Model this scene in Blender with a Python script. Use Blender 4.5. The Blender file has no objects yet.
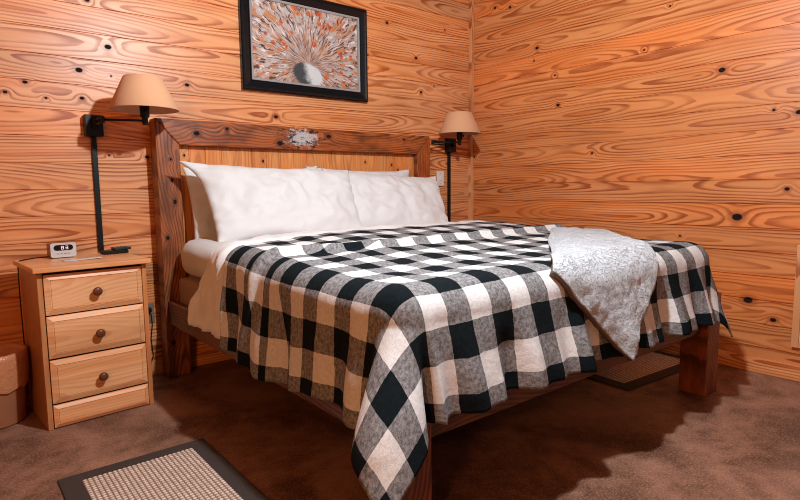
import bpy, bmesh, math, random
from mathutils import Vector, Matrix, noise
import numpy as np
random.seed(7)
C = bpy.context.scene.collection
SC = bpy.context.scene
PI = math.pi
R_ = math.radians

# ------------------------------------------------------------------ object helpers
def link(o, parent=None):
    C.objects.link(o)
    if parent is not None:
        o.parent = parent
    return o

def mesh_obj(name, verts, faces, mat, parent=None, smooth=False, uvs=None):
    me = bpy.data.meshes.new(name)
    me.from_pydata([tuple(v) for v in verts], [], faces)
    me.update()
    if uvs is not None:
        ul = me.uv_layers.new(name='UVMap')
        for lp in me.loops:
            ul.data[lp.index].uv = uvs[lp.vertex_index]
    if smooth:
        for p in me.polygons:
            p.use_smooth = True
    o = bpy.data.objects.new(name, me)
    for m in (mat if isinstance(mat, (list, tuple)) else [mat]):
        me.materials.append(m)
    return link(o, parent)

def bm_obj(name, bm, mat, parent=None, smooth=False):
    bmesh.ops.recalc_face_normals(bm, faces=bm.faces[:])
    me = bpy.data.meshes.new(name)
    bm.to_mesh(me); bm.free()
    if smooth:
        for p in me.polygons:
            p.use_smooth = True
    o = bpy.data.objects.new(name, me)
    for m in (mat if isinstance(mat, (list, tuple)) else [mat]):
        me.materials.append(m)
    return link(o, parent)

def box(bm, lo, hi, bev=0.0, seg=2, mi=0):
    c = [(a + b) / 2 for a, b in zip(lo, hi)]
    s = [abs(b - a) for a, b in zip(lo, hi)]
    r = bmesh.ops.create_cube(bm, size=1.0, matrix=Matrix.Translation(c) @ Matrix.Diagonal((*s, 1)))
    fs = {f for v in r['verts'] for f in v.link_faces}
    if bev > 0:
        es = list({e for v in r['verts'] for e in v.link_edges})
        q = bmesh.ops.bevel(bm, geom=es, offset=bev, segments=seg, profile=.6, affect='EDGES')
        fs |= set(q['faces'])
    for f in fs:
        if f.is_valid:
            f.material_index = mi

def tube(bm, pts, r, n=12, caps=True):
    pts = [Vector(p) for p in pts]
    rings = []
    for i, p in enumerate(pts):
        a = pts[max(i - 1, 0)]; b = pts[min(i + 1, len(pts) - 1)]
        d = (b - a).normalized()
        ref = Vector((0, 0, 1)) if abs(d.z) < .9 else Vector((1, 0, 0))
        s = d.cross(ref).normalized(); t = s.cross(d).normalized()
        rr = r[i] if isinstance(r, (list, tuple)) else r
        rings.append([bm.verts.new(p + rr * (math.cos(2 * PI * k / n) * s + math.sin(2 * PI * k / n) * t)) for k in range(n)])
    for A, B in zip(rings, rings[1:]):
        for k in range(n):
            bm.faces.new((A[k], A[(k + 1) % n], B[(k + 1) % n], B[k]))
    if caps:
        bm.faces.new(rings[0][::-1]); bm.faces.new(rings[-1])

def lathe(bm, prof, n=48, center=(0, 0, 0), closed=False, axis=None):
    """prof: list of (r, h); axis: Matrix turning z"""
    M = Matrix.Translation(center) @ (axis.to_4x4() if axis else Matrix.Identity(4))
    rings = []
    for r, h in prof:
        if r < 1e-6:
            rings.append([bm.verts.new(M @ Vector((0, 0, h)))])
        else:
            rings.append([bm.verts.new(M @ Vector((r * math.cos(2 * PI * k / n), r * math.sin(2 * PI * k / n), h))) for k in range(n)])
    prs = list(zip(rings, rings[1:]))
    if closed:
        prs.append((rings[-1], rings[0]))
    for A, B in prs:
        for k in range(n):
            a = [A[k % len(A)], A[(k + 1) % len(A)], B[(k + 1) % len(B)], B[k % len(B)]]
            u = []
            for v in a:
                if v not in u:
                    u.append(v)
            if len(u) > 2:
                bm.faces.new(u)

def thing(name, label, cat, loc=(0, 0, 0), rz=0.0, group=None):
    o = bpy.data.objects.new(name, None)
    o.empty_display_size = .05
    link(o)
    o.location = loc; o.rotation_euler = (0, 0, rz)
    return tag(o, label, cat, group)

def ss(x, a, b):
    s = max(0., min(1., (x - a) / (b - a))); return s * s * (3 - 2 * s)
def tag(o, label, cat, group=None):
    o['label'] = label; o['category'] = cat
    if group:
        o['group'] = group
    return o

def struct(o, label=None):
    o['kind'] = 'structure'
    if label:
        o['label'] = label
    return o

# ------------------------------------------------------------------ node helpers
class T:
    def __init__(s, name):
        s.m = bpy.data.materials.new(name); s.m.use_nodes = True
        s.t = s.m.node_tree; s.n = s.t.nodes; s.n.clear()
        s.out = s.n.new('ShaderNodeOutputMaterial')
        s.b = s.n.new('ShaderNodeBsdfPrincipled')
        s.t.links.new(s.b.outputs[0], s.out.inputs[0])
    def put(s, sock, v):
        if hasattr(v, 'is_output'):
            s.t.links.new(v, sock)
        elif isinstance(v, (tuple, list)) and len(v) == 3 and sock.type == 'RGBA':
            sock.default_value = (*v, 1)
        else:
            sock.default_value = v
    def ma(s, op, a, b=None, c=None, clamp=False):
        n = s.n.new('ShaderNodeMath'); n.operation = op; n.use_clamp = clamp
        for i, v in enumerate((a, b, c)):
            if v is not None:
                s.put(n.inputs[i], v)
        return n.outputs[0]
    def add(s, a, b): return s.ma('ADD', a, b)
    def sub(s, a, b): return s.ma('SUBTRACT', a, b)
    def mul(s, a, b): return s.ma('MULTIPLY', a, b)
    def ss(s, x, lo, hi, a=0., b=1.):
        n = s.n.new('ShaderNodeMapRange'); n.interpolation_type = 'SMOOTHSTEP'
        s.put(n.inputs['Value'], x); s.put(n.inputs['From Min'], lo); s.put(n.inputs['From Max'], hi)
        s.put(n.inputs['To Min'], a); s.put(n.inputs['To Max'], b)
        return n.outputs['Result']
    def mix(s, f, a, b, mode='MIX'):
        n = s.n.new('ShaderNodeMix'); n.data_type = 'RGBA'; n.blend_type = mode
        s.put(n.inputs['Factor'], f); s.put(n.inputs[6], a); s.put(n.inputs[7], b)
        return n.outputs[2]
    def vec(s, x, y, z):
        n = s.n.new('ShaderNodeCombineXYZ')
        for i, v in enumerate((x, y, z)):
            s.put(n.inputs[i], v)
        return n.outputs[0]
    def noise(s, v, scale=1., detail=2., rough=.5, dist=0., out='Fac'):
        n = s.n.new('ShaderNodeTexNoise'); s.put(n.inputs['Vector'], v)
        n.inputs['Scale'].default_value = scale; n.inputs['Detail'].default_value = detail
        n.inputs['Roughness'].default_value = rough; n.inputs['Distortion'].default_value = dist
        return n.outputs[out]
    def white(s, v):
        n = s.n.new('ShaderNodeTexWhiteNoise'); n.noise_dimensions = '3D'
        s.put(n.inputs['Vector'], v)
        sp = s.n.new('ShaderNodeSeparateColor'); s.t.links.new(n.outputs['Color'], sp.inputs[0])
        return sp.outputs
    def vor(s, v, scale=1., feat='F1', out='Distance'):
        n = s.n.new('ShaderNodeTexVoronoi'); n.feature = feat; s.put(n.inputs['Vector'], v)
        n.inputs['Scale'].default_value = scale
        return n.outputs[out]
    def obj(s):
        n = s.n.new('ShaderNodeTexCoord'); p = s.n.new('ShaderNodeSeparateXYZ')
        s.t.links.new(n.outputs['Object'], p.inputs[0])
        return n.outputs['Object'], p.outputs
    def uv(s):
        n = s.n.new('ShaderNodeTexCoord'); p = s.n.new('ShaderNodeSeparateXYZ')
        s.t.links.new(n.outputs['UV'], p.inputs[0])
        return n.outputs['UV'], p.outputs
    def rnd(s):
        return s.n.new('ShaderNodeObjectInfo').outputs['Random']
    def bump(s, h, strength=.3, dist=.01):
        n = s.n.new('ShaderNodeBump'); n.inputs['Strength'].default_value = strength
        n.inputs['Distance'].default_value = dist; s.put(n.inputs['Height'], h)
        s.t.links.new(n.outputs[0], s.b.inputs['Normal'])
    def set(s, **k):
        for a, v in k.items():
            s.put(s.b.inputs[a.replace('_', ' ')], v)
        return s.m

def flat(name, col, rough=.5, **k):
    t = T(name)
    return t.set(Base_Color=(*col, 1), Roughness=rough, **k)

def pine(name, u, v, w, b, v0, light, dark, knots=(), period=.0160, rough=.38, seed=0., contrast=1., knot_r=.011,
         objrand=False, blotch=.0, boardvar=.30, coat=.15, stain=None):
    """flat-sawn boards: growth rings cut near their pith (arches), knots at given (u, v, size)"""
    t = T(name)
    co, p = t.obj()
    U, V, W = p[u], p[v], p[w]
    if objrand:
        U = t.add(U, t.mul(t.rnd(), 37.))
    rv = t.ma('DIVIDE', t.sub(V, v0), b)
    row = t.ma('FLOOR', rv)
    loc = t.mul(t.sub(rv, row), b)
    rn = t.white(t.vec(t.add(row, seed), 3.3 + seed, t.mul(t.rnd(), 5.) if objrand else 1.7))
    Us = t.add(U, t.mul(rn[0], 23.))
    rowz = t.add(t.mul(row, 7.31), seed)
    n1 = t.noise(t.vec(t.mul(Us, .95), rowz, 0.), 1., 1.5, .4)
    n2 = t.noise(t.vec(t.mul(Us, .8), rowz, 9.), 1., 1., .5)
    n3 = t.noise(t.vec(t.mul(Us, 3.2), t.mul(V, 30.), t.add(rowz, t.mul(W, 20.))), 1., 2., .5)
    c = t.add(t.mul(rn[1], b * .7), t.add(b * .15, t.mul(t.sub(n2, .5), b * .9)))
    d = t.add(.003, t.mul(t.ss(n1, .28, .78), .085))
    dv = t.sub(loc, c)
    r = t.ma('SQRT', t.add(t.mul(dv, dv), t.mul(d, d)))
    r = t.add(r, t.mul(n3, .010))
    dk = None; core = None
    for (ku, kv, ks) in knots:
        a = t.mul(t.sub(U, ku), .72); e = t.sub(V, kv)
        q = t.ma('DIVIDE', t.ma('SQRT', t.add(t.mul(a, a), t.mul(e, e))), ks * knot_r)
        dk = q if dk is None else t.ma('MINIMUM', dk, q)
    if dk is not None:
        r = t.add(r, t.mul(t.ma('EXPONENT', t.mul(t.mul(dk, dk), -.10)), .026))
    fr = t.ma('FRACT', t.ma('DIVIDE', r, period))
    g = t.mul(t.ss(fr, .36, .80), t.ss(fr, .92, 1.0, 1., 0.))
    amt = t.ss(t.noise(t.vec(t.mul(Us, 2.), t.mul(V, 14.), rowz), 1., 2.), .28, .70, .30, 1.)
    g = t.mul(t.mul(g, amt), contrast)
    fib = t.noise(t.vec(t.mul(Us, 9.), t.mul(V, 420.), t.mul(W, 420.)), 1., 2.)
    g = t.add(g, t.mul(t.sub(fib, .5), .28))
    g = t.ma('MINIMUM', t.ma('MAXIMUM', g, 0.), 1.)
    warm = t.ss(t.add(t.mul(t.noise(t.vec(t.mul(Us, 1.3), t.mul(V, 16.), t.add(rowz, 4.)), 1., 3., .55), .8), t.mul(rn[2], .25)), .38, .72)
    body = t.mix(t.mul(warm, .8), light, (light[0] * .86, light[1] * .60, light[2] * .36))
    heart = t.mul(t.ss(d, .03, .004), t.ss(t.ma('ABSOLUTE', dv), .030, .008))
    body = t.mix(t.mul(heart, .45), body, (light[0] * .72, light[1] * .42, light[2] * .22))
    col = t.mix(g, body, dark)
    # board to board tone
    tone = t.add(1. - boardvar * .5, t.mul(rn[2], boardvar))
    soft = t.noise(t.vec(t.mul(Us, 1.6), t.mul(V, 9.), rowz), 1., 3.)
    tone = t.mul(tone, t.ss(soft, .2, .8, .86, 1.1))
    if blotch:
        bl = t.noise(t.vec(t.mul(Us, 5.), t.mul(V, 13.), t.mul(W, 13.)), 1., 4., .6)
        tone = t.mul(tone, t.ss(bl, .3, .65, 1. - blotch, 1.1))
    col = t.mix(1., col, t.vec(tone, tone, tone), 'MULTIPLY')
    if dk is not None:
        halo = t.ss(dk, 1.2, 2.6, .55, 0.)
        col = t.mix(halo, col, tuple(x * .8 for x in dark))
        core = t.ss(dk, .75, 1.15, 1., 0.)
        ck = t.noise(t.vec(t.mul(U, 300.), t.mul(V, 300.), t.mul(W, 300.)), 1., 2.)
        col = t.mix(core, col, t.mix(t.ss(ck, .45, .7), (.006, .007, .009), (.06, .03, .018)))
    if stain is not None:
        (su, sv, ru, rv_) = stain
        a = t.ma('DIVIDE', t.sub(p[u], su), ru); e = t.ma('DIVIDE', t.sub(V, sv), rv_)
        q = t.ma('SQRT', t.add(t.mul(a, a), t.mul(e, e)))
        nz = t.noise(t.vec(t.mul(p[u], 38.), t.mul(V, 38.), 0.), 1., 5., .7)
        f = t.ss(t.sub(t.add(nz, .12), t.mul(q, .32)), .32, .5)
        col = t.mix(f, col, (.42, .40, .40))
        q2 = t.noise(t.vec(t.mul(p[u], 20.), t.mul(V, 45.), 5.), 1., 4., .7)
        f2 = t.mul(t.ss(q, .8, 2.2, 1., 0.), t.ss(q2, .52, .62))
        col = t.mix(f2, col, (.012, .01, .012))
    t.bump(t.mul(g, -1.), .12, .002)
    cw, sp = coat, .35
    if core is not None:
        inv = t.sub(1., core); cw = t.mul(inv, coat); sp = t.mul(inv, .35)
    return t.set(Base_Color=col, Roughness=t.add(rough, t.mul(g, .12)), Coat_Weight=cw, Coat_Roughness=.32, Specular_IOR_Level=sp)

# ------------------------------------------------------------------ camera
cam = bpy.data.cameras.new('camera'); co = bpy.data.objects.new('camera', cam); link(co)
cam.sensor_width = 36; cam.lens = 562.4205 / 800 * 36; cam.clip_start = .02
h, pt, rl = 0.683482280, 0.109925768, -0.0101731723
fw = Vector((math.sin(h) * math.cos(pt), math.cos(h) * math.cos(pt), -math.sin(pt)))
rt = Vector((math.cos(h), -math.sin(h), 0)); up = rt.cross(fw)
r2 = rt * math.cos(rl) + up * math.sin(rl); u2 = -rt * math.sin(rl) + up * math.cos(rl)
M = Matrix((r2, u2, -fw)).transposed().to_4x4()
M.translation = (-3.5427, -3.37768, 1.06474)
co.matrix_world = M
SC.camera = co

# ------------------------------------------------------------------ materials
PL, PD = (.80, .355, .155), (.36, .075, .014)
KB = [(-2.784, 1.827, 1.2), (-2.929, 1.69, 1.2), (-3.17, 1.604, .8), (-3.086, 1.534, .5), (-2.924, 1.548, .8), (-2.778, 1.677, .4), (-2.376, 1.672, .9), (-2.869, 2.05, .8), (-.893, 2.271, .8), (-.613, 2.058, .9), (-.564, 1.807, .8), (-.426, 1.867, .4), (-.305, 2.317, .5), (-1.071, 2.018, .5), (-1.815, 1.529, 1.), (-2.619, 1.252, .8), (-2.813, 1.257, .4), (-3.255, 1.547, .7)]
KR = [(-.256, 2.48, .8), (-.408, 2.45, .8), (-.671, 2.092, 1.), (-.645, 2.003, .5), (-.835, 1.87, .5), (-.866, 1.653, 1.), (-1.154, 1.293, .6), (-.035, 1.319, .8), (-1.975, 1.72, 1.3), (-2.25, 1.464, .6), (-2.367, 1.441, 1.1), (-2.335, 1.038, .9), (-2.097, .879, 1.9), (-1.78, .751, .5), (-1.09, .753, .6), (-2.178, .407, 1.7), (-2.309, .313, 1.1), (-1.504, 1.92, .5), (-1.659, 2.151, .5)]
Z0B, Z0R, PB = 1.0729, 1.0897, .135
m_wallb = pine('pine_planks_back', 0, 2, 1, PB, Z0B, PL, PD, KB, seed=1., contrast=1.)
m_wallr = pine('pine_planks_right', 1, 2, 0, PB, Z0R, (.75, .285, .10), PD, KR, seed=5., contrast=1.)
m_ceil = pine('low_bounce_ceiling', 0, 1, 2, PB, 0., (.22, .12, .07), (.1, .04, .02), seed=9.)  # unseen ceiling, its tone kept dark so less light bounces
m_walld = pine('low_bounce_planks', 0, 2, 1, PB, Z0B, (.10, .045, .022), (.05, .018, .008), seed=11.)  # tone of the unseen walls, chosen dark to cut bounced light
m_trim = pine('pine_trim', 2, 0, 1, .3, -.15, (.72, .36, .17), PD, seed=3., period=.012)
m_base = pine('pine_baseboard', 1, 2, 0, .2, -.02, (.72, .36, .17), PD, seed=4.)
m_baseb = pine('pine_baseboard_x', 0, 2, 1, .2, -.02, (.72, .36, .17), PD, seed=4.)
NL, ND = (.80, .43, .22), (.58, .19, .055)
m_ns = pine('nightstand_pine', 0, 2, 1, .25, -.02, NL, ND, seed=2., period=.014, objrand=True, contrast=.45, boardvar=.12, rough=.42)
m_nst = pine('nightstand_top_pine', 0, 1, 2, .13, -.51, NL, ND, seed=6., period=.014, contrast=.5, boardvar=.15, rough=.4)
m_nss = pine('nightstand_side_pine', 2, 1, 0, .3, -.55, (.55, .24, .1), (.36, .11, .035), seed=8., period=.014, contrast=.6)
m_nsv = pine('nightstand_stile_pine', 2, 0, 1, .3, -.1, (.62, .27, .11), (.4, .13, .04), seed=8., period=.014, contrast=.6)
m_panel = pine('headboard_panel_pine', 2, 0, 1, .0962, -2.318, (.72, .31, .11), (.45, .14, .035),
               [(-1.97 + .03, 1.235, .0)] and [(1.24, -1.955, .6), (1.25, -1.17, .6), (1.235, -.93, .6), (1.2, -.87, .5), (1.262, -2.44, .5)],
               seed=12., contrast=.8, knot_r=.012, boardvar=.22)
DL, DD = (.16, .048, .017), (.05, .013, .005)
m_dx = pine('dark_stained_x', 0, 2, 1, .4, 1.2, (.38, .115, .038), (.10, .024, .008),
            [(-2.38, 1.385, 1.2), (-2.2, 1.42, .8), (-1.86, 1.35, 1.3), (-1.5, 1.41, 1.2), (-.85, 1.42, .6)], seed=14., blotch=.55, rough=.36, stain=(-1.70, 1.39, .135, .07))
m_dz = pine('dark_stained_z', 2, 0, 1, .5, -2.7, (.38, .11, .034), (.11, .024, .008), [(1.12, -2.53, .7), (1.0, -2.52, .9), (1.235, -2.53, .5), (.8, -2.57, .8), (.3, -2.55, 1.), (.2, -2.57, .8), (1.05, -.63, .7), (.75, -.63, .7)], seed=17., blotch=.5, rough=.4, period=.016)
m_dfx = pine('dark_rail_x', 0, 2, 1, .4, .2, DL, DD, seed=19., blotch=.4)
m_dfz = pine('dark_leg_z', 2, 0, 1, .5, -2.75, (.26, .075, .025), (.07, .016, .006), [(.12, -2.55, 1.), (.06, -2.56, .6)], seed=27., blotch=.5, rough=.45)
m_dfy = pine('dark_rail_y', 1, 2, 0, .4, .2, DL, DD, seed=21., blotch=.4)
m_black = flat('black_metal', (.004, .005, .0065), .4, Specular_IOR_Level=.25)
m_blackp = flat('black_plastic', (.004, .005, .006), .45, Specular_IOR_Level=.25)
m_gap = flat('dark_gap', (.012, .008, .006), .8)
m_knob = pine('knob_wood', 2, 0, 1, .2, -.1, (.15, .045, .02), (.07, .02, .008), seed=23., rough=.3)
m_white = flat('white_plastic', (.72, .69, .67), .4)

def linen(name, col, s=1.):
    t = T(name)
    c, p = t.obj()
    n = t.noise(c, 9., 4., .55)
    n2 = t.noise(c, 420., 2., .5)
    t.bump(t.add(n, t.mul(n2, .05)), .22 * s, .012)
    return t.set(Base_Color=(*col, 1), Roughness=.85, Sheen_Weight=.15, Sheen_Roughness=.5)
m_sheet = linen('white_cotton', (.66, .65, .66))
m_duvet = linen('white_duvet_cotton', (.74, .72, .725), 1.4)
m_boxsp = linen('box_spring_fabric', (.36, .2, .15))

# floor: stained concrete
t = T('stained_concrete')
c, p = t.obj()
n1 = t.noise(c, 2.1, 6., .62, .6); n2 = t.noise(c, 11., 5., .65); n3 = t.noise(c, 130., 3., .6)
f = t.ss(t.add(t.mul(n1, .7), t.mul(n2, .3)), .36, .64)
col = t.mix(f, (.085, .034, .018), (.32, .155, .102))
col = t.mix(t.mul(t.ss(n3, .48, .70), .55), col, (.42, .25, .19))
col = t.mix(t.mul(t.ss(n3, .5, .25), .4), col, (.03, .014, .009))
t.bump(t.add(n3, n2), .15, .004)
m_floor = t.set(Base_Color=col, Roughness=t.ss(n1, .3, .7, .5, .36), Specular_IOR_Level=.2)

# plaid fleece (uv = cloth metres)
CX, CY, U0, V0 = .095, .105, -2.43, -2.385
t = T('buffalo_plaid_fleece')
c, p = t.uv()
cn = t.vec(p[0], p[1], 0.)
wob = t.noise(cn, 40., 2.); wob2 = t.noise(cn, 43., 2., out='Color')
us = t.add(p[0], t.mul(t.sub(wob, .5), .006)); vs = t.add(p[1], t.mul(t.sub(t.noise(cn, 37., 2.), .5), .006))
def stripe(x, x0, w):
    q = t.ma('FRACT', t.ma('DIVIDE', t.sub(x, x0), 2 * w))
    return t.mul(t.ss(q, .0, .012), t.ss(q, .5, .512, 1., 0.))
su, sv = stripe(us, U0, CX), stripe(vs, V0, CY)
fl = t.noise(cn, 75., 5., .7, .4); fl2 = t.noise(cn, 600., 3., .7)
cl = t.ss(t.add(t.mul(fl, .6), t.mul(fl2, .4)), .38, .62)
grey = t.mix(cl, (.085, .083, .088), (.32, .305, .31))
black = t.mix(cl, (.0035, .007, .009), (.008, .012, .015))
wht = t.mix(cl, (.60, .585, .59), (.76, .74, .745))
k = t.add(su, sv)
col = t.mix(t.ss(k, .3, .7), wht, grey)
col = t.mix(t.ss(k, 1.3, 1.7), col, black)
t.bump(t.add(fl2, t.mul(fl, 2.)), .35, .004)
m_plaid = t.set(Base_Color=col, Roughness=.95, Specular_IOR_Level=.08)

# plush throw
t = T('plush_throw')
c, p = t.uv()
cn = t.vec(p[0], p[1], 0.)
d1 = t.noise(cn, 16., 2., .5, out='Color')
dist = t.noise(t.vec(t.mul(p[0], 1.), t.mul(p[1], 1.6), 3.), 34., 2., .5, 1.8)
ln = t.ma('ABSOLUTE', t.sub(dist, .5))
rid = t.ss(ln, .0, .055)
pile = t.noise(cn, 500., 3., .7)
col = t.mix(rid, (.36, .39, .43), (.60, .635, .69))
col = t.mix(t.mul(t.ss(pile, .35, .6, 1., 0.), .25), col, (.4, .42, .45))
t.bump(t.add(t.mul(rid, 1.), t.mul(pile, .25)), .8, .008)
m_throw = t.set(Base_Color=col, Roughness=1., Sheen_Weight=.3, Sheen_Roughness=.5)
t = T('throw_sherpa_back')
c, p = t.obj()
q = t.noise(c, 160., 3., .7)
t.bump(q, .8, .01)
m_throwb = t.set(Base_Color=t.mix(q, (.10, .07, .06), (.26, .19, .165)), Roughness=1.)

# ------------------------------------------------------------------ room shell
X0, Y0, ZC = -6.6, -6.2, 2.75
def plank_wall(name, axis, a0, a1, z0, mat, inward, x=0., pitch=PB, ztop=ZC):
    """planks along `axis` with real V joints; inward = sign of the room side on the other axis"""
    prof = [(0., 0.)]
    k = math.ceil((.012 - z0) / pitch)
    while z0 + k * pitch < ztop - .01:
        z = z0 + k * pitch
        prof += [(z - .0042, 0.), (z - .0016, -.007), (z + .0016, -.007), (z + .0042, 0.)]
        k += 1
    prof.append((ztop, 0.))
    vs, fs = [], []
    for e in (a0, a1):
        for z, dpt in prof:
            o = x + inward * dpt
            vs.append((e, o, z) if axis == 0 else (o, e, z))
    n = len(prof)
    # solid backing
    for e in (a0, a1):
        for z in (0., ztop):
            o = x - inward * .05
            vs.append((e, o, z) if axis == 0 else (o, e, z))
    for i in range(n - 1):
        fs.append((i, i + 1, n + i + 1, n + i))
    q = 2 * n
    fs.append((q, q + 1, q + 3, q + 2))
    fs.append((0, n, q + 2, q)); fs.append((n - 1, 2 * n - 1, q + 3, q + 1))
    o = mesh_obj(name, vs, fs, mat)
    bm = bmesh.new(); bm.from_mesh(o.data)
    bmesh.ops.recalc_face_normals(bm, faces=bm.faces[:]); bm.to_mesh(o.data); bm.free()
    return struct(o)
plank_wall('wall_back', 0, X0 - .05, .05, Z0B, m_wallb, -1)
plank_wall('wall_right', 1, Y0, 0., Z0R, m_wallr, -1)
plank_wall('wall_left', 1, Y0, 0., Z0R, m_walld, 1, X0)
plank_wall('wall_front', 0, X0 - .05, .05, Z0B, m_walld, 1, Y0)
bm = bmesh.new(); box(bm, (X0 - .1, Y0 - .1, -.08), (.1, .1, 0)); struct(bm_obj('floor', bm, m_floor))
bm = bmesh.new(); box(bm, (X0 - .1, Y0 - .1, ZC), (.1, .1, ZC + .06)); struct(bm_obj('ceiling', bm, m_ceil))
bm = bmesh.new(); box(bm, (-.034, -.034, .0), (0., 0., ZC), .003); struct(bm_obj('trim_1', bm, m_trim), 'narrow square pine strip covering the corner joint of the two walls')
bm = bmesh.new(); box(bm, (-.018, Y0, 0), (0, -.034, .087), .004); struct(bm_obj('baseboard_right', bm, m_base))
bm = bmesh.new(); box(bm, (X0, -.018, 0), (-.034, 0, .087), .004); struct(bm_obj('baseboard_back', bm, m_baseb))

# ------------------------------------------------------------------ bed frame
bed = thing('bed', 'king bed with dark stained timber frame and orange pine headboard', 'bed', (-1.56, -1.1, 0))
def bpart(name, lo, hi, mat, parent=bed, bev=.006):
    """box given in world coordinates, mesh kept in world coordinates for the wood grain"""
    bm = bmesh.new(); box(bm, lo, hi, bev)
    o = bm_obj(name, bm, mat, parent)
    return o
def unparent_offset(o):
    o.matrix_parent_inverse = Matrix.Translation((1.56, 1.1, 0))
HX0, HX1, HY, HZ = -2.605, -.59, -.13, 1.457
# tongue-and-groove vertical boards of the headboard
vs, fs, prof = [], [], []
x = -2.318 - .0962 * 2
prof.append((HX0 + .06, 0.))
while x < HX1 - .06:
    if x > HX0 + .08:
        prof += [(x - .003, 0.), (x, .005), (x + .003, 0.)]
    x += .0962
prof.append((HX1 - .06, 0.))
n = len(prof)
for z in (.30, HZ - .07):
    for px_, dp in prof:
        vs.append((px_, -.082 + dp, z))
for z in (.30, HZ - .07):
    vs += [(prof[0][0], -.05, z), (prof[-1][0], -.05, z)]
for i in range(n - 1):
    fs.append((i, i + 1, n + i + 1, n + i))
q = 2 * n
fs += [(q, q + 1, q + 3, q + 2), (0, n, q + 2, q), (n - 1, q + 1, q + 3, 2 * n - 1)]
hb = mesh_obj('headboard', vs, fs, m_panel, bed); hb['label'] = 'headboard of vertical orange pine boards in a dark frame'
unparent_offset(hb)
# mitred frame: two posts and a top rail
PWD = .127; RH = .142
def prism(name, pts, y0, y1, mat, parent, bev=.007):
    bm = bmesh.new()
    A = [bm.verts.new((a, y0, b)) for a, b in pts]; B = [bm.verts.new((a, y1, b)) for a, b in pts]
    k = len(pts)
    bm.faces.new(A); bm.faces.new(B[::-1])
    for i in range(k):
        bm.faces.new((A[i], B[i], B[(i + 1) % k], A[(i + 1) % k]))
    bmesh.ops.recalc_face_normals(bm, faces=bm.faces[:])
    if bev:
        bmesh.ops.bevel(bm, geom=bm.edges[:], offset=bev, segments=2, profile=.6, affect='EDGES')
    return bm_obj(name, bm, mat, parent)
o = prism('post', [(HX0, 0), (HX0 + PWD, 0), (HX0 + PWD, HZ - RH), (HX0, HZ)], HY, -.022, m_dz, hb)
o2 = prism('post', [(HX1 - PWD, 0), (HX1, 0), (HX1, HZ), (HX1 - PWD, HZ - RH)], HY, -.022, m_dz, hb)
o3 = prism('top_rail', [(HX0 + PWD, HZ - RH), (HX1 - PWD, HZ - RH), (HX1, HZ), (HX0, HZ)], HY, -.022, m_dx, hb)
o3['label'] = 'dark top rail of the headboard with a bleached grey patch'
# side rails, foot rail, legs
for nm, lo, hi, mt in (('side_rail', (-2.588, -2.09, .315), (-2.553, -.131, .445), m_dfy),
                       ('side_rail', (-.555, -2.09, .315), (-.52, -.131, .445), m_dfy),
                       ('foot_rail', (-2.487, -2.185, .32), (-.629, -2.145, .45), m_dfx),
                       ('leg', (-2.627, -2.222, 0), (-2.489, -2.088, .52), m_dfz),
                       ('leg', (-.627, -2.222, 0), (-.487, -2.088, .52), m_dfz),
                       ('center_rail', (-1.6, -2.144, .31), (-1.53, -.131, .40), m_dfy),
                       ('center_leg', (-1.6, -1.15, 0), (-1.53, -1.08, .31), m_dz)):
    o = bpart(nm, lo, hi, mt); unparent_offset(o)
for k in range(12):
    o = bpart('slat', (-2.552, -.26 - k * .165 - .05, .402), (-.556, -.26 - k * .165 + .04, .42), m_dfx); unparent_offset(o)

# box spring and mattress
bm = bmesh.new(); box(bm, (-2.53, -2.075, .445 - .024), (-.58, -.14, .572), .025, 3)
tag(bm_obj('box_spring', bm, m_boxsp, smooth=True), 'low brown fabric box spring between bed rails and mattress', 'box spring')
def soft_box(lo, hi, rad, nx, ny, nz, puff=.02, amp=.004, seed=0):
    bm = bmesh.new()
    box(bm, lo, hi, 0)
    bmesh.ops.subdivide_edges(bm, edges=bm.edges[:], cuts=nx, use_grid_fill=True)
    c = Vector([(a + b) / 2 for a, b in zip(lo, hi)]); hs = Vector([(b - a) / 2 for a, b in zip(lo, hi)])
    for v in bm.verts:
        d = v.co - c
        q = Vector([max(-(hs[i] - rad), min(hs[i] - rad, d[i])) for i in range(3)])
        e = d - q
        if e.length > 1e-6:
            e = e.normalized() * rad
        v.co = c + q + e
        nn = noise.noise(v.co * 5 + Vector((seed, 0, 0))) * amp + noise.noise(v.co * 14 + Vector((seed, 3, 0))) * amp * .5
        v.co += (e.normalized() if e.length > 0 else Vector((0, 0, 0))) * nn
    return bm
bm = soft_box((-2.535, -2.09, .582), (-.575, -.165, .795), .085, 40, 0, 0, amp=.008)
for v_ in bm.verts:
    k_ = max(0., (v_.co.z - .62) / .175)
    v_.co.z -= k_ * (.045 * ss(v_.co.y, -.6, -1.05) + .04 * ss(v_.co.y, -1.05, -2.0))
tag(bm_obj('mattress', bm, m_sheet, smooth=True), 'thick mattress in a white fitted sheet, bare beside the pillows', 'mattress')

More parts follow.
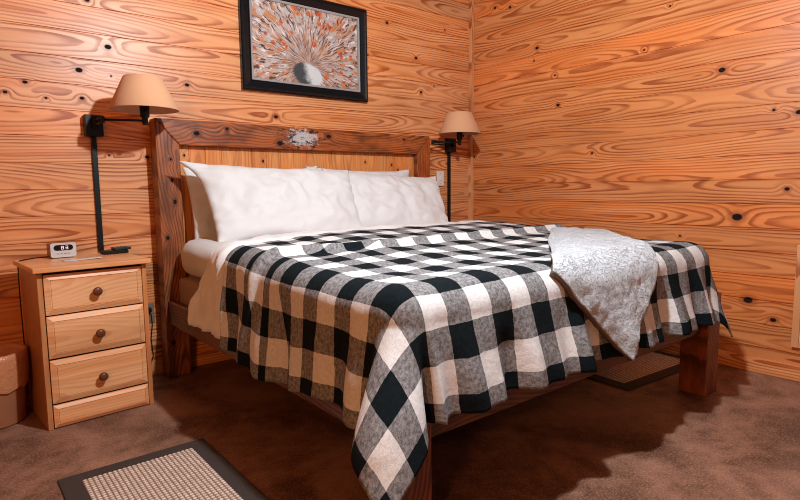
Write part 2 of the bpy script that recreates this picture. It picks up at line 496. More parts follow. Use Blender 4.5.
# ------------------------------------------------------------------ bedding surface
BR = .095                       # roll radius over the edges
CL, CR_, CF = -2.515, -.69, -2.125   # where the top starts rolling over: left, right, foot
def ztop(v):
    s = max(0., min(1., (v + 1.95) / 1.1)); s = s * s * (3 - 2 * s)
    return .775 + .048 * s
def roll(s, flare):
    """outward travel and drop after s metres of cloth over an edge"""
    q = BR * PI / 2
    if s <= q:
        a = s / BR
        return BR * math.sin(a), BR * (1 - math.cos(a))
    e = s - q
    # ease into the flare
    return BR + e * math.sin(flare) , BR + e * math.cos(flare)
def wave(x, ph, fr=1.):
    return (math.sin(x * 15.5 * fr + ph) * .55 + math.sin(x * 27.3 * fr + ph * 1.7 + 1.1) * .35 + math.sin(x * 8.1 * fr + ph * .6) * .4)
def lay(u, v, lift=0., fold=1., corner=1.):
    du = max(0., CL - u, u - CR_); sx = -1 if u < CL else 1
    dv = max(0., CF - v)
    z0 = ztop(v) if v > CF else ztop(CF)
    cu = min(max(u, CL), CR_); cv = max(v, CF)
    hump = .010 * noise.noise(Vector((u * 1.6, v * 1.6, 2.))) + .004 * noise.noise(Vector((u * 5., v * 5., 7.)))
    if du == 0 and dv == 0:
        return Vector((u, v, z0 + hump + lift)), Vector((0, 0, 1))
    s = math.hypot(du, dv)
    ph = math.atan2(dv, du)                        # 0 = side, 90 deg = foot
    both = math.sin(2 * ph)
    fl = (.10 if sx < 0 else .24) * 1. + .42 * both ** 1.4 * corner * (1. if sx < 0 else .25)
    out, dr = roll(s, fl)
    ramp = ss(s, .10, .42)
    if dv == 0:
        w = wave(v, 1.3 if sx < 0 else 4., 1.15) * .036
    elif du == 0:
        w = wave(u, 2.4, 1.6) * .040
    else:
        a = ph / (PI / 2)
        w0 = wave(CF, 1.3 if sx < 0 else 4., 1.15) * .036; w1 = wave(cu, 2.4, 1.6) * .040
        w = w0 * (1 - a) + w1 * a
        lobe = math.exp(-((a - .38) / .27) ** 2) * ss(a, 0., .2) - .9 * math.exp(-((a - .86) / .09) ** 2)
        w += corner * (.075 if sx < 0 else .03) * lobe * min(1., s / .45)
    out += w * ramp * fold
    d = Vector((sx * math.cos(ph), -math.sin(ph), 0))
    if s < BR * PI / 2:
        nrm = d * math.sin(s / BR) + Vector((0, 0, math.cos(s / BR)))
    else:
        f2 = fl * ss(s - BR * PI / 2, 0., .15)
        nrm = d * math.cos(f2) + Vector((0, 0, math.sin(f2)))
    P = Vector((cu, cv, z0 + hump * (1 - ramp) - dr)) + d * out
    return P + nrm * lift, nrm

def sheet(name, us, vs_, fn, mat, thick, mats2=None, pat=None, flip=False):
    verts, uvs, faces = [], [], []
    nu, nv = len(us), len(vs_)
    for j in range(nv):
        for i in range(nu):
            P = fn(i, j); verts.append(P)
            uvs.append(pat(i, j) if pat else (us[i], vs_[j]))
    for j in range(nv - 1):
        for i in range(nu - 1):
            a = j * nu + i
            faces.append((a, a + nu, a + nu + 1, a + 1) if not flip else (a, a + 1, a + nu + 1, a + nu))
    o = mesh_obj(name, verts, faces, mat, None, True, uvs)
    sm = o.modifiers.new('solid', 'SOLIDIFY'); sm.thickness = thick; sm.offset = -1.
    if mats2:
        o.data.materials.append(mats2); sm.material_offset = 1; sm.material_offset_rim = 1
    return o
def lin(a, b, n):
    return [a + (b - a) * i / (n - 1) for i in range(n)]

def vhead(u):
    return -.84 - .20 * ss(u, -1.95, -2.5)
# duvet
SL = .50
us = lin(CL - .46, CR_ + .34, 170); vs_ = lin(-.50, CF - .30, 130)
def duv(i, j):
    u = us[i]; v = vs_[j]
    # its head edge slants back along the left drop
    du = max(0., CL - u)
    e = ss(u, -2.2, -2.5) * .30 - ss(du, .05, .45) * .17
    f = 1 - j / (len(vs_) - 1)
    v2 = v - e * f ** 2
    if du > 0:
        u = CL - du * (1 - .30 * ss(v2, -1.05, -1.5))
    P, n = lay(u, v2, .0, .6, .55)
    # puffed border at the head end
    b = ss(v2, vhead(u) - .02, vhead(u) + .07)
    edge = ss(f, .995, .90)
    P += n * (.012 * b * edge - .030 * (1 - b) - (.022 * (1 - edge)))
    wr = noise.noise(Vector((u * 9, v2 * 22, 1.))) * .010 + noise.noise(Vector((u * 24, v2 * 40, 5.))) * .004
    wr *= 1. + 1.2 * ss(du, .08, .2)
    P += n * wr * b
    return P
o = sheet('duvet', us, vs_, duv, m_duvet, .02)
tag(o, 'white cotton duvet showing in a band between pillows and plaid blanket', 'duvet')

# plaid blanket
LH, RHM, FH, VH = .44, .34, .42, -.84
us = lin(CL - LH, CR_ + RHM, 260); vs_ = lin(VH, CF - FH, 190)
def ridge(u):
    return -1.36 - .05 * math.sin(u * 2.1) - .05 * (u + 1.6)
def blk(i, j):
    u, v = us[i], vs_[j]
    v += (vhead(u) - VH - .05 * ss(u, CL - .1, CL - .4)) * (1 - j / (len(vs_) - 1)) ** 1.5
    du = max(0., CL - u)
    if du > 0:
        u = CL - du * (1 + .13 * math.exp(-((v + 1.35) / .35) ** 2) + .03 * math.sin(v * 11))
    hd = ss(v, VH - .09, VH)
    P, n = lay(u, v, .008, 1., 1.)
    # pleat across the bed
    d = v - ridge(u)
    hgt = .030 * math.exp(-((d + .012) / .02) ** 2) if d < -.012 else .030 * math.exp(-((d + .012) / .045) ** 2)
    P += n * hgt * (1 - .5 * ss(du, .1, .3))
    wr = noise.noise(Vector((u * 6, v * 7, 3.))) * .006 + noise.noise(Vector((u * 17, v * 19, 8.))) * .002
    P += n * wr
    # hem unevenness
    return P
def bpat(i, j):
    u, v = us[i], vs_[j]
    d = v - ridge(u)
    sh = .075 * ss(d, -.03, .0)
    return (u, v + sh)
o = sheet('plaid_blanket', us, vs_, blk, m_plaid, .007, None, bpat)
tag(o, 'black, grey and white buffalo plaid fleece blanket spread over the bed', 'blanket')

# plush throw over the foot edge
QA, QB, QE, QF = Vector((-.88, -1.45)), Vector((-.58, -1.58)), Vector((-1.55, -2.57)), Vector((-1.91, -2.20))
NU, NV = 90, 130
us = lin(0, 1, NU); vs_ = lin(0, 1, NV)
def thr_uv(a, b):
    p = QA.lerp(QB, a).lerp(QF.lerp(QE, a), b)
    w = .007 * math.sin(b * 9 + 1) * (1 - a) + .008 * math.sin(b * 11) * a
    p = p + Vector((w, -w * .5))
    return p
def thr(i, j):
    a, b = us[i], vs_[j]
    p = thr_uv(a, b)
    P, n = lay(p.x, p.y, .046, .35, 0.)
    ed = min(a, 1 - a, b, 1 - b)
    r = ss(ed, 0, .05)
    P -= n * .012 * (1 - r)
    P += n * (noise.noise(Vector((p.x * 9, p.y * 9, 4.))) * .006 + noise.noise(Vector((p.x * 30, p.y * 30, 4.))) * .004)
    return P
def thr_pat(i, j):
    p = thr_uv(us[i], vs_[j]); return (p.x, p.y)
o = sheet('plush_throw', us, vs_, thr, m_throw, .026, m_throwb, thr_pat)
tag(o, 'pale grey plush throw folded over the foot edge of the bed', 'throw')

# ------------------------------------------------------------------ pillows
def pillow(name, w, hgt, thick, M_, mat, seed, label, ear=.06, slant=0., tl=0.):
    n1, n2 = 72, 44
    verts, faces = [], []
    for side in (1, -1):
        for j in range(n2 + 1):
            for i in range(n1 + 1):
                a = -1 + 2 * i / n1; b = -1 + 2 * j / n2
                ea = max(0., 1 - abs(a) ** 2.6); eb = max(0., 1 - abs(b) ** 2.4)
                t_ = (ea * eb) ** .48
                # sides bow in, corners stay out
                x = a * w / 2 * (1 - .035 * (1 - b * b)) * (1 + ear * .35 * abs(a) ** 8 * abs(b) ** 8)
                y = b * hgt / 2 * (1 - .07 * (1 - a * a)) * (1 + ear * abs(a) ** 8 * abs(b) ** 8)
                if a < 0:
                    x -= slant * b * (-a)
                    x -= tl * max(0., -a) ** 9 * max(0., b) ** 5
                z = side * thick / 2 * t_ * (1 + .1 * (-b))
                p = Vector((x, y, z))
                q = Vector((x * 4.5 + seed, y * 4.5, side * 3.))
                z += side * t_ * (noise.noise(q) * .036 + noise.noise(q * 2.7) * .016 + abs(noise.noise(q * 3.1 + Vector((9, 2, 0)))) * -.022)
                # gathers running in from the ends and corners
                z += side * math.sin(y * 75 + 7 * noise.noise(q * 1.3)) * .0055 * ss(abs(a), .70, .97) * (1 - ss(abs(a), .985, 1.))
                z += .006 * noise.noise(Vector((x * 9, y * 9, seed)))
                z += .05 * (b + 1) ** 2 * .12
                verts.append(M_ @ Vector((x, y, z)))
    k = (n1 + 1) * (n2 + 1)
    for s in range(2):
        for j in range(n2):
            for i in range(n1):
                a = s * k + j * (n1 + 1) + i
                f = (a, a + 1, a + n1 + 2, a + n1 + 1)
                faces.append(f if s == 0 else f[::-1])
    o = mesh_obj(name, verts, faces, mat, None, True)
    bm = bmesh.new(); bm.from_mesh(o.data)
    bmesh.ops.remove_doubles(bm, verts=bm.verts[:], dist=.0004)
    bmesh.ops.recalc_face_normals(bm, faces=bm.faces[:]); bm.to_mesh(o.data); bm.free()
    for p in o.data.polygons:
        p.use_smooth = True
    return tag(o, label, 'pillow', 'pillows leaning on the headboard')
def pm(x, y, z, lean, rz=0., roll_=0.):
    """pillow standing on its long edge, face towards -y, top leaning back"""
    return Matrix.Translation((x, y, z)) @ Matrix.Rotation(rz, 4, 'Z') @ Matrix.Rotation(R_(90) - lean, 4, 'X') @ Matrix.Rotation(roll_, 4, 'Z')
pillow('pillow', .86, .45, .14, pm(-2.035, -.185, .968, R_(14), 0, R_(1.5)), m_sheet, 1., 'white pillow on the left, mostly hidden behind the big front pillow')
pillow('pillow', .86, .45, .14, pm(-1.255, -.180, .975, R_(14), 0, R_(-1.)), m_sheet, 4., 'white pillow at the back right, only its top corner showing')
pillow('pillow', .92, .45, .19, pm(-1.185, -.385, .958, R_(33), R_(-3), R_(-3.5)), m_sheet, 9., 'white front pillow on the right, next to the light switch')
pillow('pillow', .94, .47, .20, pm(-1.975, -.415, .978, R_(31), R_(-2.5), R_(-2.)), m_sheet, 13., 'big white front pillow on the left, nearest the nightstand', .06, .03, .075)

# ------------------------------------------------------------------ nightstand
ns = thing('nightstand', 'pine nightstand with three knobbed drawers left of the bed', 'nightstand', (-3.243, -.502, 0), R_(4.2))
W_, D_ = .457, .385
for xx in (0., W_ - .018):
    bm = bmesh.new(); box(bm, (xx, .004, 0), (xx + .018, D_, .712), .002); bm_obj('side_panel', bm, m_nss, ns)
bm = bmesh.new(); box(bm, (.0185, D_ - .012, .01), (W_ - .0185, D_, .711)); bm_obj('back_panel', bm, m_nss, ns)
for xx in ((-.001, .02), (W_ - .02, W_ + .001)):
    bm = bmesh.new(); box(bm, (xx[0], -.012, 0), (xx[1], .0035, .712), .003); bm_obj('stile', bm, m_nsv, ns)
bm = bmesh.new(); box(bm, (-.020, -.045, .714), (W_ + .016, D_ + .01, .737), .005, 3); bm_obj('top', bm, m_nst, ns)
bm = bmesh.new(); box(bm, (.0205, .012, .02), (W_ - .0205, .02, .711)); bm_obj('gap_shade', bm, m_gap, ns)  # near-black sheet standing in for the shade between the drawers
def raised(x0, x1, z0, z1, y0, th, b=.022):
    """drawer front with bevelled border around a flat field"""
    bm = bmesh.new()
    box(bm, (x0, y0 - th * .55, z0), (x1, y0, z1), .002)
    def rect(m_, y): return [bm.verts.new(p) for p in ((x0 + m_, y, z0 + m_), (x1 - m_, y, z0 + m_), (x1 - m_, y, z1 - m_), (x0 + m_, y, z1 - m_))]
    L = [rect(.0015, y0 - th * .54), rect(b, y0 - th), rect(b + .0012, y0 - th - .0), rect(b + .0012, y0 - th + .003), rect(b + .0035, y0 - th + .003), rect(b + .0045, y0 - th)]
    for A, B in zip(L, L[1:]):
        for i in range(4):
            bm.faces.new((A[i], A[(i + 1) % 4], B[(i + 1) % 4], B[i]))
    bm.faces.new(L[-1])
    return bm
for z0, z1, kz in ((.520, .700, .607), (.323, .514, .411), (.117, .315, .204)):
    d = bm_obj('drawer', raised(.024, W_ - .022, z0, z1, .0, .018), m_ns, ns)
    bm = bmesh.new()
    lathe(bm, [(0, 0), (.010, 0), (.010, .014), (.0165, .018), (.0205, .025), (.0195, .033), (.013, .038), (0, .039)], 24, (.228, -.0175, kz), axis=Matrix.Rotation(R_(90), 3, 'X'))
    k = bm_obj('knob', bm, m_knob, d, True); k['label'] = 'round dark wooden drawer knob'
bm_obj('plinth', raised(.024, W_ - .022, .006, .109, .0, .018, .016), m_ns, ns)

# clock radio
ck = thing('alarm_clock', 'small silver and wood clock radio on the nightstand', 'clock', (-3.085, -.160, .7375), R_(4))
m_silver = flat('silver_face', (.62, .60, .60), .35, Metallic=.3)
m_ckw = pine('clock_wood', 1, 2, 0, .2, -.05, (.30, .11, .04), (.15, .05, .02), seed=31.)
def rrect(w, z0, z1, r, n=6):
    pts = []
    for cx_, cz_, a0 in ((w / 2 - r, z1 - r, 0), (-w / 2 + r, z1 - r, 90), (-w / 2 + r, z0 + r, 180), (w / 2 - r, z0 + r, 270)):
        for i in range(n + 1):
            a = R_(a0 + 90 * i / n); pts.append((cx_ + r * math.cos(a), cz_ + r * math.sin(a)))
    return pts
prism('body', rrect(.132, .004, .088, .014), -.048, .035, m_ckw, ck, 0)
prism('face', rrect(.130, .0045, .0875, .013), -.052, -.0475, m_silver, ck, 0)
dsp = prism('display', rrect(.098, .044, .076, .0155), -.0535, -.0515, flat('display_black', (.006, .006, .007), .15), ck, 0)
t = T('clock_digits'); m_dig = t.set(Base_Color=(.5, .2, .2, 1), Emission_Color=(1., .55, .55, 1), Emission_Strength=.8)
bm = bmesh.new()
for x0 in (-.012, .010):
    for (a0, b0, a1, b1) in ((0, 0, .014, .0025), (0, .0085, .014, .011), (0, .017, .014, .0195), (0, 0, .0028, .0195), (.0112, 0, .014, .0195)):
        if x0 > 0 and (a0, b0) == (0, 0) and a1 < .01:
            continue
        box(bm, (x0 + a0, -.0541, .0503 + b0), (x0 + a1, -.0534, .0503 + b1))
bm_obj('digits', bm, m_dig, dsp)
bm = bmesh.new()
for k in range(4):
    box(bm, (-.034 + k * .018, -.0545, .024), (-.022 + k * .018, -.0515, .029), .001)
bm_obj('button', bm, flat('button_grey', (.25, .23, .22), .4), ck)
bm = bmesh.new(); box(bm, (-.05, -.03, 0), (.05, .025, .005)); bm_obj('foot', bm, m_blackp, ck)

bm = bmesh.new()
tube(bm, [(-3.115, -.12, .741), (-3.15, -.10, .7405), (-3.20, -.115, .7405), (-3.245, -.16, .7405), (-3.269, -.19, .7405), (-3.279, -.195, .735), (-3.281, -.19, .60), (-3.279, -.18, .3), (-3.276, -.10, .05)], .0026, 8)
tag(bm_obj('power_cord', bm, m_blackp, smooth=True), 'thin black cord trailing off the nightstand behind the clock', 'cord')

ck.scale = (.86, .86, .86); ck.location = (-3.09, -.145, .7375)
# remote in its cradle
rc = thing('remote_control', 'black remote control lying on the nightstand below the lamp cord', 'remote', (-2.845, -.145, .7375), R_(8))
bm = bmesh.new(); box(bm, (-.065, -.035, 0), (.055, .032, .018), .004, 3); bm_obj('base', bm, m_blackp, rc)
bm = bmesh.new(); box(bm, (-.012, -.034, .0185), (.07, .030, .032), .005, 3); bm_obj('body', bm, flat('dark_grey_plastic', (.02, .021, .024), .35), rc)
bm = bmesh.new()
for i in range(3):
    for j in range(2):
        box(bm, (.012 + i * .018, -.018 + j * .02, .0318), (.021 + i * .018, -.008 + j * .02, .0345), .001)
bm_obj('button', bm, flat('button_dark', (.07, .07, .075), .5), rc)

# paper
vs, fs = [], []
for j in range(5):
    for i in range(9):
        vs.append((-.085 + .17 * i / 8, -.035 + .07 * j / 4 + .012 * i / 8, .0008 + .0035 * (i / 8) ** 2 * (1 if j < 4 else .6)))
for j in range(4):
    for i in range(8):
        a = j * 9 + i; fs.append((a, a + 1, a + 10, a + 9))
o = mesh_obj('paper_slip', vs, fs, flat('paper_white', (.66, .63, .61), .8), None, True)
s_ = o.modifiers.new('solid', 'SOLIDIFY'); s_.thickness = .0006
o.location = (-3.03, -.325, .7378); o.rotation_euler = (0, 0, R_(6))
tag(o, 'slip of white paper on the nightstand in front of the clock', 'paper')

# ------------------------------------------------------------------ swing-arm lamps
t = T('lamp_shade_fabric')
c, p = t.obj()
nz = t.noise(t.vec(t.mul(p[0], 220.), t.mul(p[1], 220.), t.mul(p[2], 900.)), 1., 2.)
t.bump(nz, .1, .001)
m_shade = t.set(Base_Color=(.66, .345, .19, 1), Roughness=.9, Sheen_Weight=.1)
m_shadein = flat('shade_lining', (.7, .6, .5), .9)
def lamp(bx, elbow, head, zc, label):
    t_ = thing('swing_arm_wall_lamp', label, 'lamp', (bx, -.001, 1.405), 0, 'swing-arm lamps either side of the bed')
    L = lambda p: (p[0] - bx, p[1] + .001, p[2] - 1.405)
    bm = bmesh.new(); box(bm, (-.043, -.05, -.056), (.043, 0, .056), .004, 2); wb = bm_obj('wall_box', bm, m_black, t_)
    bm = bmesh.new(); box(bm, (-.013, -.016, -.056 - (1.349 - zc)), (.013, 0, -.0565), .003); bm_obj('cord_cover', bm, m_black, t_)
    e = L(elbow); hd = L(head)
    bm = bmesh.new()
    for dz in (.012, -.012):
        tube(bm, [(0, -.045, .012 + dz), (e[0], e[1], e[2] + dz)], .0055, 12)
    tube(bm, [(0, -.062, -.014), (0, -.062, .040)], .011, 16)
    bm_obj('arm', bm, m_black, t_, True)
    bm = bmesh.new()
    tube(bm, [(e[0], e[1], e[2] - .016), (e[0], e[1], e[2] + .016)], .009, 16)
    bm_obj('elbow', bm, m_black, t_, True)
    bm = bmesh.new()
    tube(bm, [(e[0], e[1], e[2]), (hd[0], hd[1], e[2])], .006, 12)
    bm_obj('arm', bm, m_black, t_, True)
    bm = bmesh.new()
    lathe(bm, [(0, -.022), (.012, -.022), (.014, -.012), (.014, .012), (.022, .020), (.024, .075), (.020, .08), (0, .08)], 24, (hd[0], hd[1], e[2]))
    sk = bm_obj('socket', bm, m_black, t_, True)
    bm = bmesh.new(); tube(bm, [(hd[0], hd[1] - .024, e[2] + .045), (hd[0], hd[1] - .045, e[2] + .045)], [.004, .007], 10); bm_obj('switch_knob', bm, m_black, sk, True)
    zb, zt, rb, rt_ = hd[2] + .046, hd[2] + .208, .164, .090
    bm = bmesh.new()
    lathe(bm, [(rb, zb), (rb + .0015, zb + .002), (rt_ + .0015, zt - .002), (rt_, zt), (rt_ - .002, zt), (rb - .0022, zb)], 64, (hd[0], hd[1], 0), closed=True)
    sh = bm_obj('lamp_shade', bm, m_shade, t_, True)
    bm = bmesh.new()
    for k in range(3):
        a = 2 * PI * k / 3 + .4
        tube(bm, [(hd[0], hd[1], zt - .03), (hd[0] + (rt_ - .003) * math.cos(a), hd[1] + (rt_ - .003) * math.sin(a), zt - .008)], .0018, 6)
    tube(bm, [(hd[0], hd[1], e[2] + .08), (hd[0], hd[1], zt - .015)], .003, 8)
    bm_obj('shade_holder', bm, m_black, sh)
    bm = bmesh.new(); bmesh.ops.create_uvsphere(bm, u_segments=20, v_segments=14, radius=.03, matrix=Matrix.Translation((hd[0], hd[1], e[2] + .125)))
    bm_obj('bulb', bm, flat('bulb_glass', (.8, .78, .74), .2), sh, True)
    return t_
lamp(-2.885, (-2.882, -.235, 1.418), (-2.700, -.300, 1.425), .741, 'black swing-arm wall lamp with tan shade above the nightstand')
lamp(-.270, (-.555, -.12, 1.413), (-.375, -.235, 1.430), .02, 'black swing-arm wall lamp with tan shade in the room corner')

# ------------------------------------------------------------------ picture
PX0, PX1, PZ0, PZ1 = -2.045, -1.098, 1.680, 2.318
fp = thing('framed_painting', 'framed painting of a flower bouquet in a vase above the headboard', 'painting', ((PX0 + PX1) / 2, 0, PZ0))
w, hh = PX1 - PX0, PZ1 - PZ0
prof = [(0, -.001), (0, -.030), (.006, -.036), (.016, -.036), (.022, -.031), (.030, -.028), (.048, -.022), (.056, -.020), (.060, -.024), (.066, -.024), (.070, -.016), (.070, -.001)]
t = T('black_lacquer'); c, p = t.obj()
m_frame = t.set(Base_Color=(.004, .006, .008, 1), Roughness=.25, Specular_IOR_Level=.35)
m_liner = flat('pewter_liner', (.34, .33, .33), .3, Metallic=.2)
vs, fs, mi = [], [], []
for m_, y in prof:
    vs += [(-w / 2 + m_, y, m_), (w / 2 - m_, y, m_), (w / 2 - m_, y, hh - m_), (-w / 2 + m_, y, hh - m_)]
for k in range(len(prof) - 1):
    for i in range(4):
        a, b = 4 * k + i, 4 * k + (i + 1) % 4
        fs.append((a, b, b + 4, a + 4)); mi.append(0)
o = mesh_obj('frame', vs, fs, [m_frame], fp)
bm = bmesh.new(); bm.from_mesh(o.data); bmesh.ops.recalc_face_normals(bm, faces=bm.faces[:]); bm.to_mesh(o.data); bm.free()
vs, fs = [], []
for m_, y in ((.064, -.020), (.064, -.0265), (.0765, -.0235), (.0765, -.010)):
    vs += [(-w / 2 + m_, y, m_), (w / 2 - m_, y, m_), (w / 2 - m_, y, hh - m_), (-w / 2 + m_, y, hh - m_)]
for k in range(3):
    for i in range(4):
        a, b = 4 * k + i, 4 * k + (i + 1) % 4
        fs.append((a, b, b + 4, a + 4))
l_ = mesh_obj('liner', vs, fs, [m_liner], o); l_['label'] = 'thin pewter liner inside the black frame'
# the painting: radiating strokes around a pale vase
t = T('bouquet_painting'); c, p = t.obj()
X, Z = p[0], p[2]
cx0, cz0 = .005, .205
dx = t.sub(X, cx0); dz = t.sub(Z, cz0)
rr = t.ma('SQRT', t.add(t.mul(dx, dx), t.mul(t.mul(dz, dz), 1.25)))
ang = t.ma('ARCTAN2', dx, dz)
wv = t.noise(t.vec(X, Z, 0.), 14., 3.)
ang2 = t.add(ang, t.mul(t.sub(wv, .5), .16))
st1 = t.noise(t.vec(t.mul(ang2, 13.), t.mul(rr, 9.), 0.), 1., 3., .6)
st2 = t.noise(t.vec(t.mul(ang2, 24.), t.mul(rr, 11.), 4.), 1., 3., .65)
st3 = t.noise(t.vec(t.mul(ang2, 19.), t.mul(rr, 13.), 9.), 1., 2., .6)
bg = t.mix(t.noise(t.vec(X, Z, 3.), 18., 4.), (.36, .24, .21), (.58, .46, .43))
bg = t.mix(t.ss(t.noise(t.vec(X, Z, 7.), 7., 3.), .5, .7), bg, (.42, .40, .41))
col = t.mix(t.ss(st1, .50, .58), bg, (.44, .19, .09))
col = t.mix(t.ss(st2, .52, .60), col, (.07, .03, .022))
col = t.mix(t.ss(st3, .58, .65), col, (.66, .60, .57))
near = t.ss(rr, .26, .05)
col = t.mix(t.mul(near, t.ss(st2, .44, .58)), col, (.16, .06, .03))
vb = t.vor(t.vec(X, Z, 0.), 17.)
vb2 = t.noise(t.vec(X, Z, 12.), 9., 2.)
fl_ = t.mul(t.mul(t.ss(vb, .40, .26), t.ss(vb2, .44, .5)), t.ss(rr, .06, .1))
col = t.mix(fl_, col, t.mix(t.ss(st1, .4, .6), (.36, .045, .02), (.60, .20, .06)))
low = t.mul(t.ss(dz, -.09, -.15), t.ss(t.noise(t.vec(X, Z, 15.), 22., 3.), .44, .56))
col = t.mix(low, col, t.mix(t.ss(st2, .4, .6), (.30, .11, .05), (.10, .04, .03)))
# vase
ex = t.ma('DIVIDE', t.add(t.add(dx, .025), t.mul(dz, .25)), .112); ez = t.ma('DIVIDE', t.add(dz, .06), .092)
ev = t.ma('SQRT', t.add(t.mul(ex, ex), t.mul(ez, ez)))
vz = t.ss(t.add(ev, t.add(t.mul(t.sub(st2, .5), .9), t.mul(t.ss(dz, -.05, .03), .25))), 1.05, .90)
vn = t.noise(t.vec(X, Z, 21.), 30., 4., .65)
vc = t.mix(t.ss(t.add(ex, t.mul(t.sub(vn, .5), .9)), -.35, .25), (.035, .038, .045), (.56, .56, .57))
col = t.mix(vz, col, vc)
t.bump(t.add(st1, st2), .3, .003)
m_art = t.set(Base_Color=col, Roughness=.6)
mesh_obj('canvas', [(-w / 2 + .075, -.012, .075), (w / 2 - .075, -.012, .075), (w / 2 - .075, -.012, hh - .075), (-w / 2 + .075, -.012, hh - .075)], [(0, 1, 2, 3)], m_art, fp)

# ------------------------------------------------------------------ switch, outlet, wall panel
sw = thing('light_switch', 'white light switch plate on the wall right of the headboard', 'switch', (-.364, 0, 1.137))
bm = bmesh.new(); box(bm, (-.038, -.007, -.059), (.038, 0, .059), .003, 2); bm_obj('plate', bm, m_white, sw)
bm = bmesh.new(); box(bm, (-.006, -.018, -.012), (.006, -.006, .014), .003, 2); bm_obj('toggle', bm, m_white, sw)
m_scr = flat('screw_steel', (.4, .28, .18), .4, Metallic=.5)
for z in (.042, -.042):
    bm = bmesh.new(); lathe(bm, [(0, .0078), (.003, .0076), (.0035, .006)], 12, (0, 0, z), axis=Matrix.Rotation(R_(90), 3, 'X'))
    bm_obj('screw', bm, m_scr, sw)
ot = thing('wall_outlet', 'wall outlet with black plug behind the nightstand', 'outlet', (-2.665, 0, .365))
bm = bmesh.new(); box(bm, (-.036, -.006, -.058), (.036, 0, .058), .003, 2); bm_obj('plate', bm, flat('brown_plate', (.22, .13, .09), .5), ot)
bm = bmesh.new(); box(bm, (-.014, -.036, .008), (.014, -.0055, .036), .005, 2); bm_obj('plug', bm, m_blackp, ot)
bm = bmesh.new(); tube(bm, [(0, -.034, .02), (.004, -.052, .0), (.006, -.055, -.06), (-.004, -.05, -.14), (.004, -.046, -.24), (-.03, -.05, -.345)], .0035, 8); bm_obj('cord', bm, m_blackp, ot, True)
wp = thing('wall_panel', 'pale panel in a thin pine frame low on the right wall', 'panel', (0, -2.405, .185))
vs = []
bm = bmesh.new()
box(bm, (-.022, -.034, 0), (0, 0, .555), .003); box(bm, (-.022, -.75, 0), (0, -.716, .555), .003)
box(bm, (-.022, -.7155, 0), (0, -.0345, .034), .003); box(bm, (-.022, -.7155, .521), (0, -.0345, .555), .003)
bm_obj('frame', bm, m_trim, wp)
bm = bmesh.new(); box(bm, (-.012, -.7155, .0345), (0, -.0345, .5205)); bm_obj('panel', bm, flat('pale_grey_panel', (.55, .53, .52), .5), wp)

# ------------------------------------------------------------------ waste bin
wb = thing('waste_bin', 'round tan waste bin with plastic liner left of the nightstand', 'bin', (-3.425, -.235, 0))
t = T('bin_tan'); m_bin = t.set(Base_Color=(.40, .17, .085, 1), Roughness=.4)
t = T('bin_liner'); c, p = t.obj()
n_ = t.noise(c, 30., 4., .6); t.bump(n_, .6, .01)
m_lin = t.set(Base_Color=(.52, .21, .10, 1), Roughness=.28)
bm = bmesh.new(); lathe(bm, [(0, .002), (.118, .002), (.124, .01), (.140, .325), (.143, .33), (.138, .33), (.12, .014), (0, .012)], 48); bm_obj('body', bm, m_bin, wb, True)
vs, fs = [], []
NN = 96
pr_ = [(.130, .20), (.135, .315), (.139, .338), (.147, .336), (.148, .31), (.147, .25), (.144, .20), (.141, .17)]
for j, (r, z) in enumerate(pr_):
    for k in range(NN):
        a = 2 * PI * k / NN
        q = noise.noise(Vector((math.cos(a) * 5, math.sin(a) * 5, j * .7)))
        rr_ = r + (.0 if j < 3 else .002 + .005 * abs(q))
        vs.append((rr_ * math.cos(a), rr_ * math.sin(a), z + (.012 * q if j == 7 else .003 * q)))
for j in range(len(pr_) - 1):
    for k in range(NN):
        a = j * NN + k; b = j * NN + (k + 1) % NN
        fs.append((a, b, b + NN, a + NN))
mesh_obj('liner', vs, fs, m_lin, wb, True)

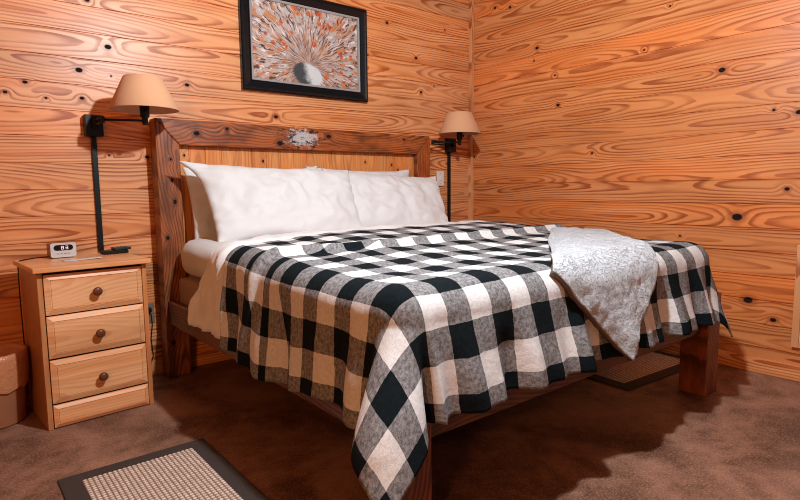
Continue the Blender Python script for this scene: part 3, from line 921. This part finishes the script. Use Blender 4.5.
# ------------------------------------------------------------------ bedside mats
t = T('mat_border'); c, p = t.obj()
q = t.ma('SINE', t.mul(t.add(p[0], p[1]), 700.)); q2 = t.noise(c, 300., 2.)
t.bump(t.add(q, q2), .5, .004)
m_matb = t.set(Base_Color=t.mix(q2, (.018, .011, .009), (.075, .046, .037)), Roughness=.9)
t = T('mat_weave'); c, p = t.obj()
q = t.noise(c, 60., 3.); q2 = t.noise(c, 500., 2.)
yarn = t.mix(t.ss(q, .35, .7), (.52, .40, .34), (.70, .58, .51))
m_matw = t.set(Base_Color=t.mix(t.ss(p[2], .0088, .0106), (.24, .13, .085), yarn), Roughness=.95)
def mat(x0, y0, x1, y1, rz, label):
    th = thing('floor_mat', label, 'mat', (x0, y0, 0), rz, 'floor mats either side of the bed')
    w, d = x1 - x0, y1 - y0
    bm = bmesh.new(); box(bm, (0, 0, .0005), (w, d, .0075), .003, 2); bm_obj('border', bm, m_matb, th)
    bw = .068
    kx, ky = round((w - 2 * bw) / .0168), round((d - 2 * bw) / .0168)
    sx_, sy_ = (w - 2 * bw) / kx / 6, (d - 2 * bw) / ky / 6
    nx, ny = kx * 6 + 1, ky * 6 + 1
    vs, fs = [], []
    for j in range(ny):
        for i in range(nx):
            hx = abs(math.sin(PI * i / 6)); hy = abs(math.sin(PI * j / 6))
            z = .0076 + .0045 * (hx ** .7) * (hy ** .7)
            if i in (0, nx - 1) or j in (0, ny - 1):
                z = .006
            vs.append((bw + i * sx_, bw + j * sy_, z))
    for j in range(ny - 1):
        for i in range(nx - 1):
            a = j * nx + i; fs.append((a, a + 1, a + nx + 1, a + nx))
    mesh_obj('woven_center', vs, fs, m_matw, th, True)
    return th
mat(-3.285, -1.88, -2.745, -1.045, R_(.0), 'cream woven mat with dark border on the floor left of the bed')
mat(-.84, -1.93, -.05, -1.42, R_(-4), 'cream woven mat with dark border in the shade right of the bed')

# ------------------------------------------------------------------ light: ceiling fixture above the foot of the bed
LX, LY, LZ = -2.28, -2.3, 2.3
cl_ = thing('ceiling_light', 'black ceiling light stem hanging above the bed', 'ceiling light', (LX, LY, ZC))
bm = bmesh.new(); lathe(bm, [(0, 0), (.07, 0), (.07, -.02), (.012, -.03), (.012, -.22), (.03, -.23), (.03, -.26), (0, -.26)], 32); bm_obj('stem', bm, m_black, cl_, True)
ld = bpy.data.lights.new('ceiling_lamp', 'POINT'); ld.energy = 175; ld.color = (.84, .945, .99); ld.shadow_soft_size = .045
lo = bpy.data.objects.new('ceiling_lamp', ld); link(lo); lo.location = (LX, LY, LZ)
ld2 = bpy.data.lights.new('warm_fill', 'POINT'); ld2.energy = 125; ld2.color = (1., .42, .13); ld2.shadow_soft_size = .15  # added warm fill for the bed's left side, not a known lamp
lo2 = bpy.data.objects.new('warm_fill', ld2); link(lo2); lo2.location = (-5.3, -4.3, 1.9)
ld3 = bpy.data.lights.new('cool_fill', 'AREA'); ld3.shape = 'RECTANGLE'; ld3.size = 1.0; ld3.size_y = 1.1; ld3.energy = 5; ld3.color = (.70, .86, 1.)  # added weak cool fill towards the bed foot; the wall has no window
lo3 = bpy.data.objects.new('cool_fill', ld3); link(lo3); lo3.location = (-.9, -6.1, 1.6); lo3.rotation_euler = (R_(90), 0, 0)
wd = bpy.data.worlds.new('world'); SC.world = wd; wd.use_nodes = True
wd.node_tree.nodes['Background'].inputs[0].default_value = (.05, .06, .07, 1)
wd.node_tree.nodes['Background'].inputs[1].default_value = .3
SC.cycles.filter_width = 1.0
SC.view_settings.view_transform = 'Standard'; SC.view_settings.look = 'None'
SC.view_settings.gamma = 1; SC.view_settings.exposure = 0.36
SC.view_settings.use_curve_mapping = False
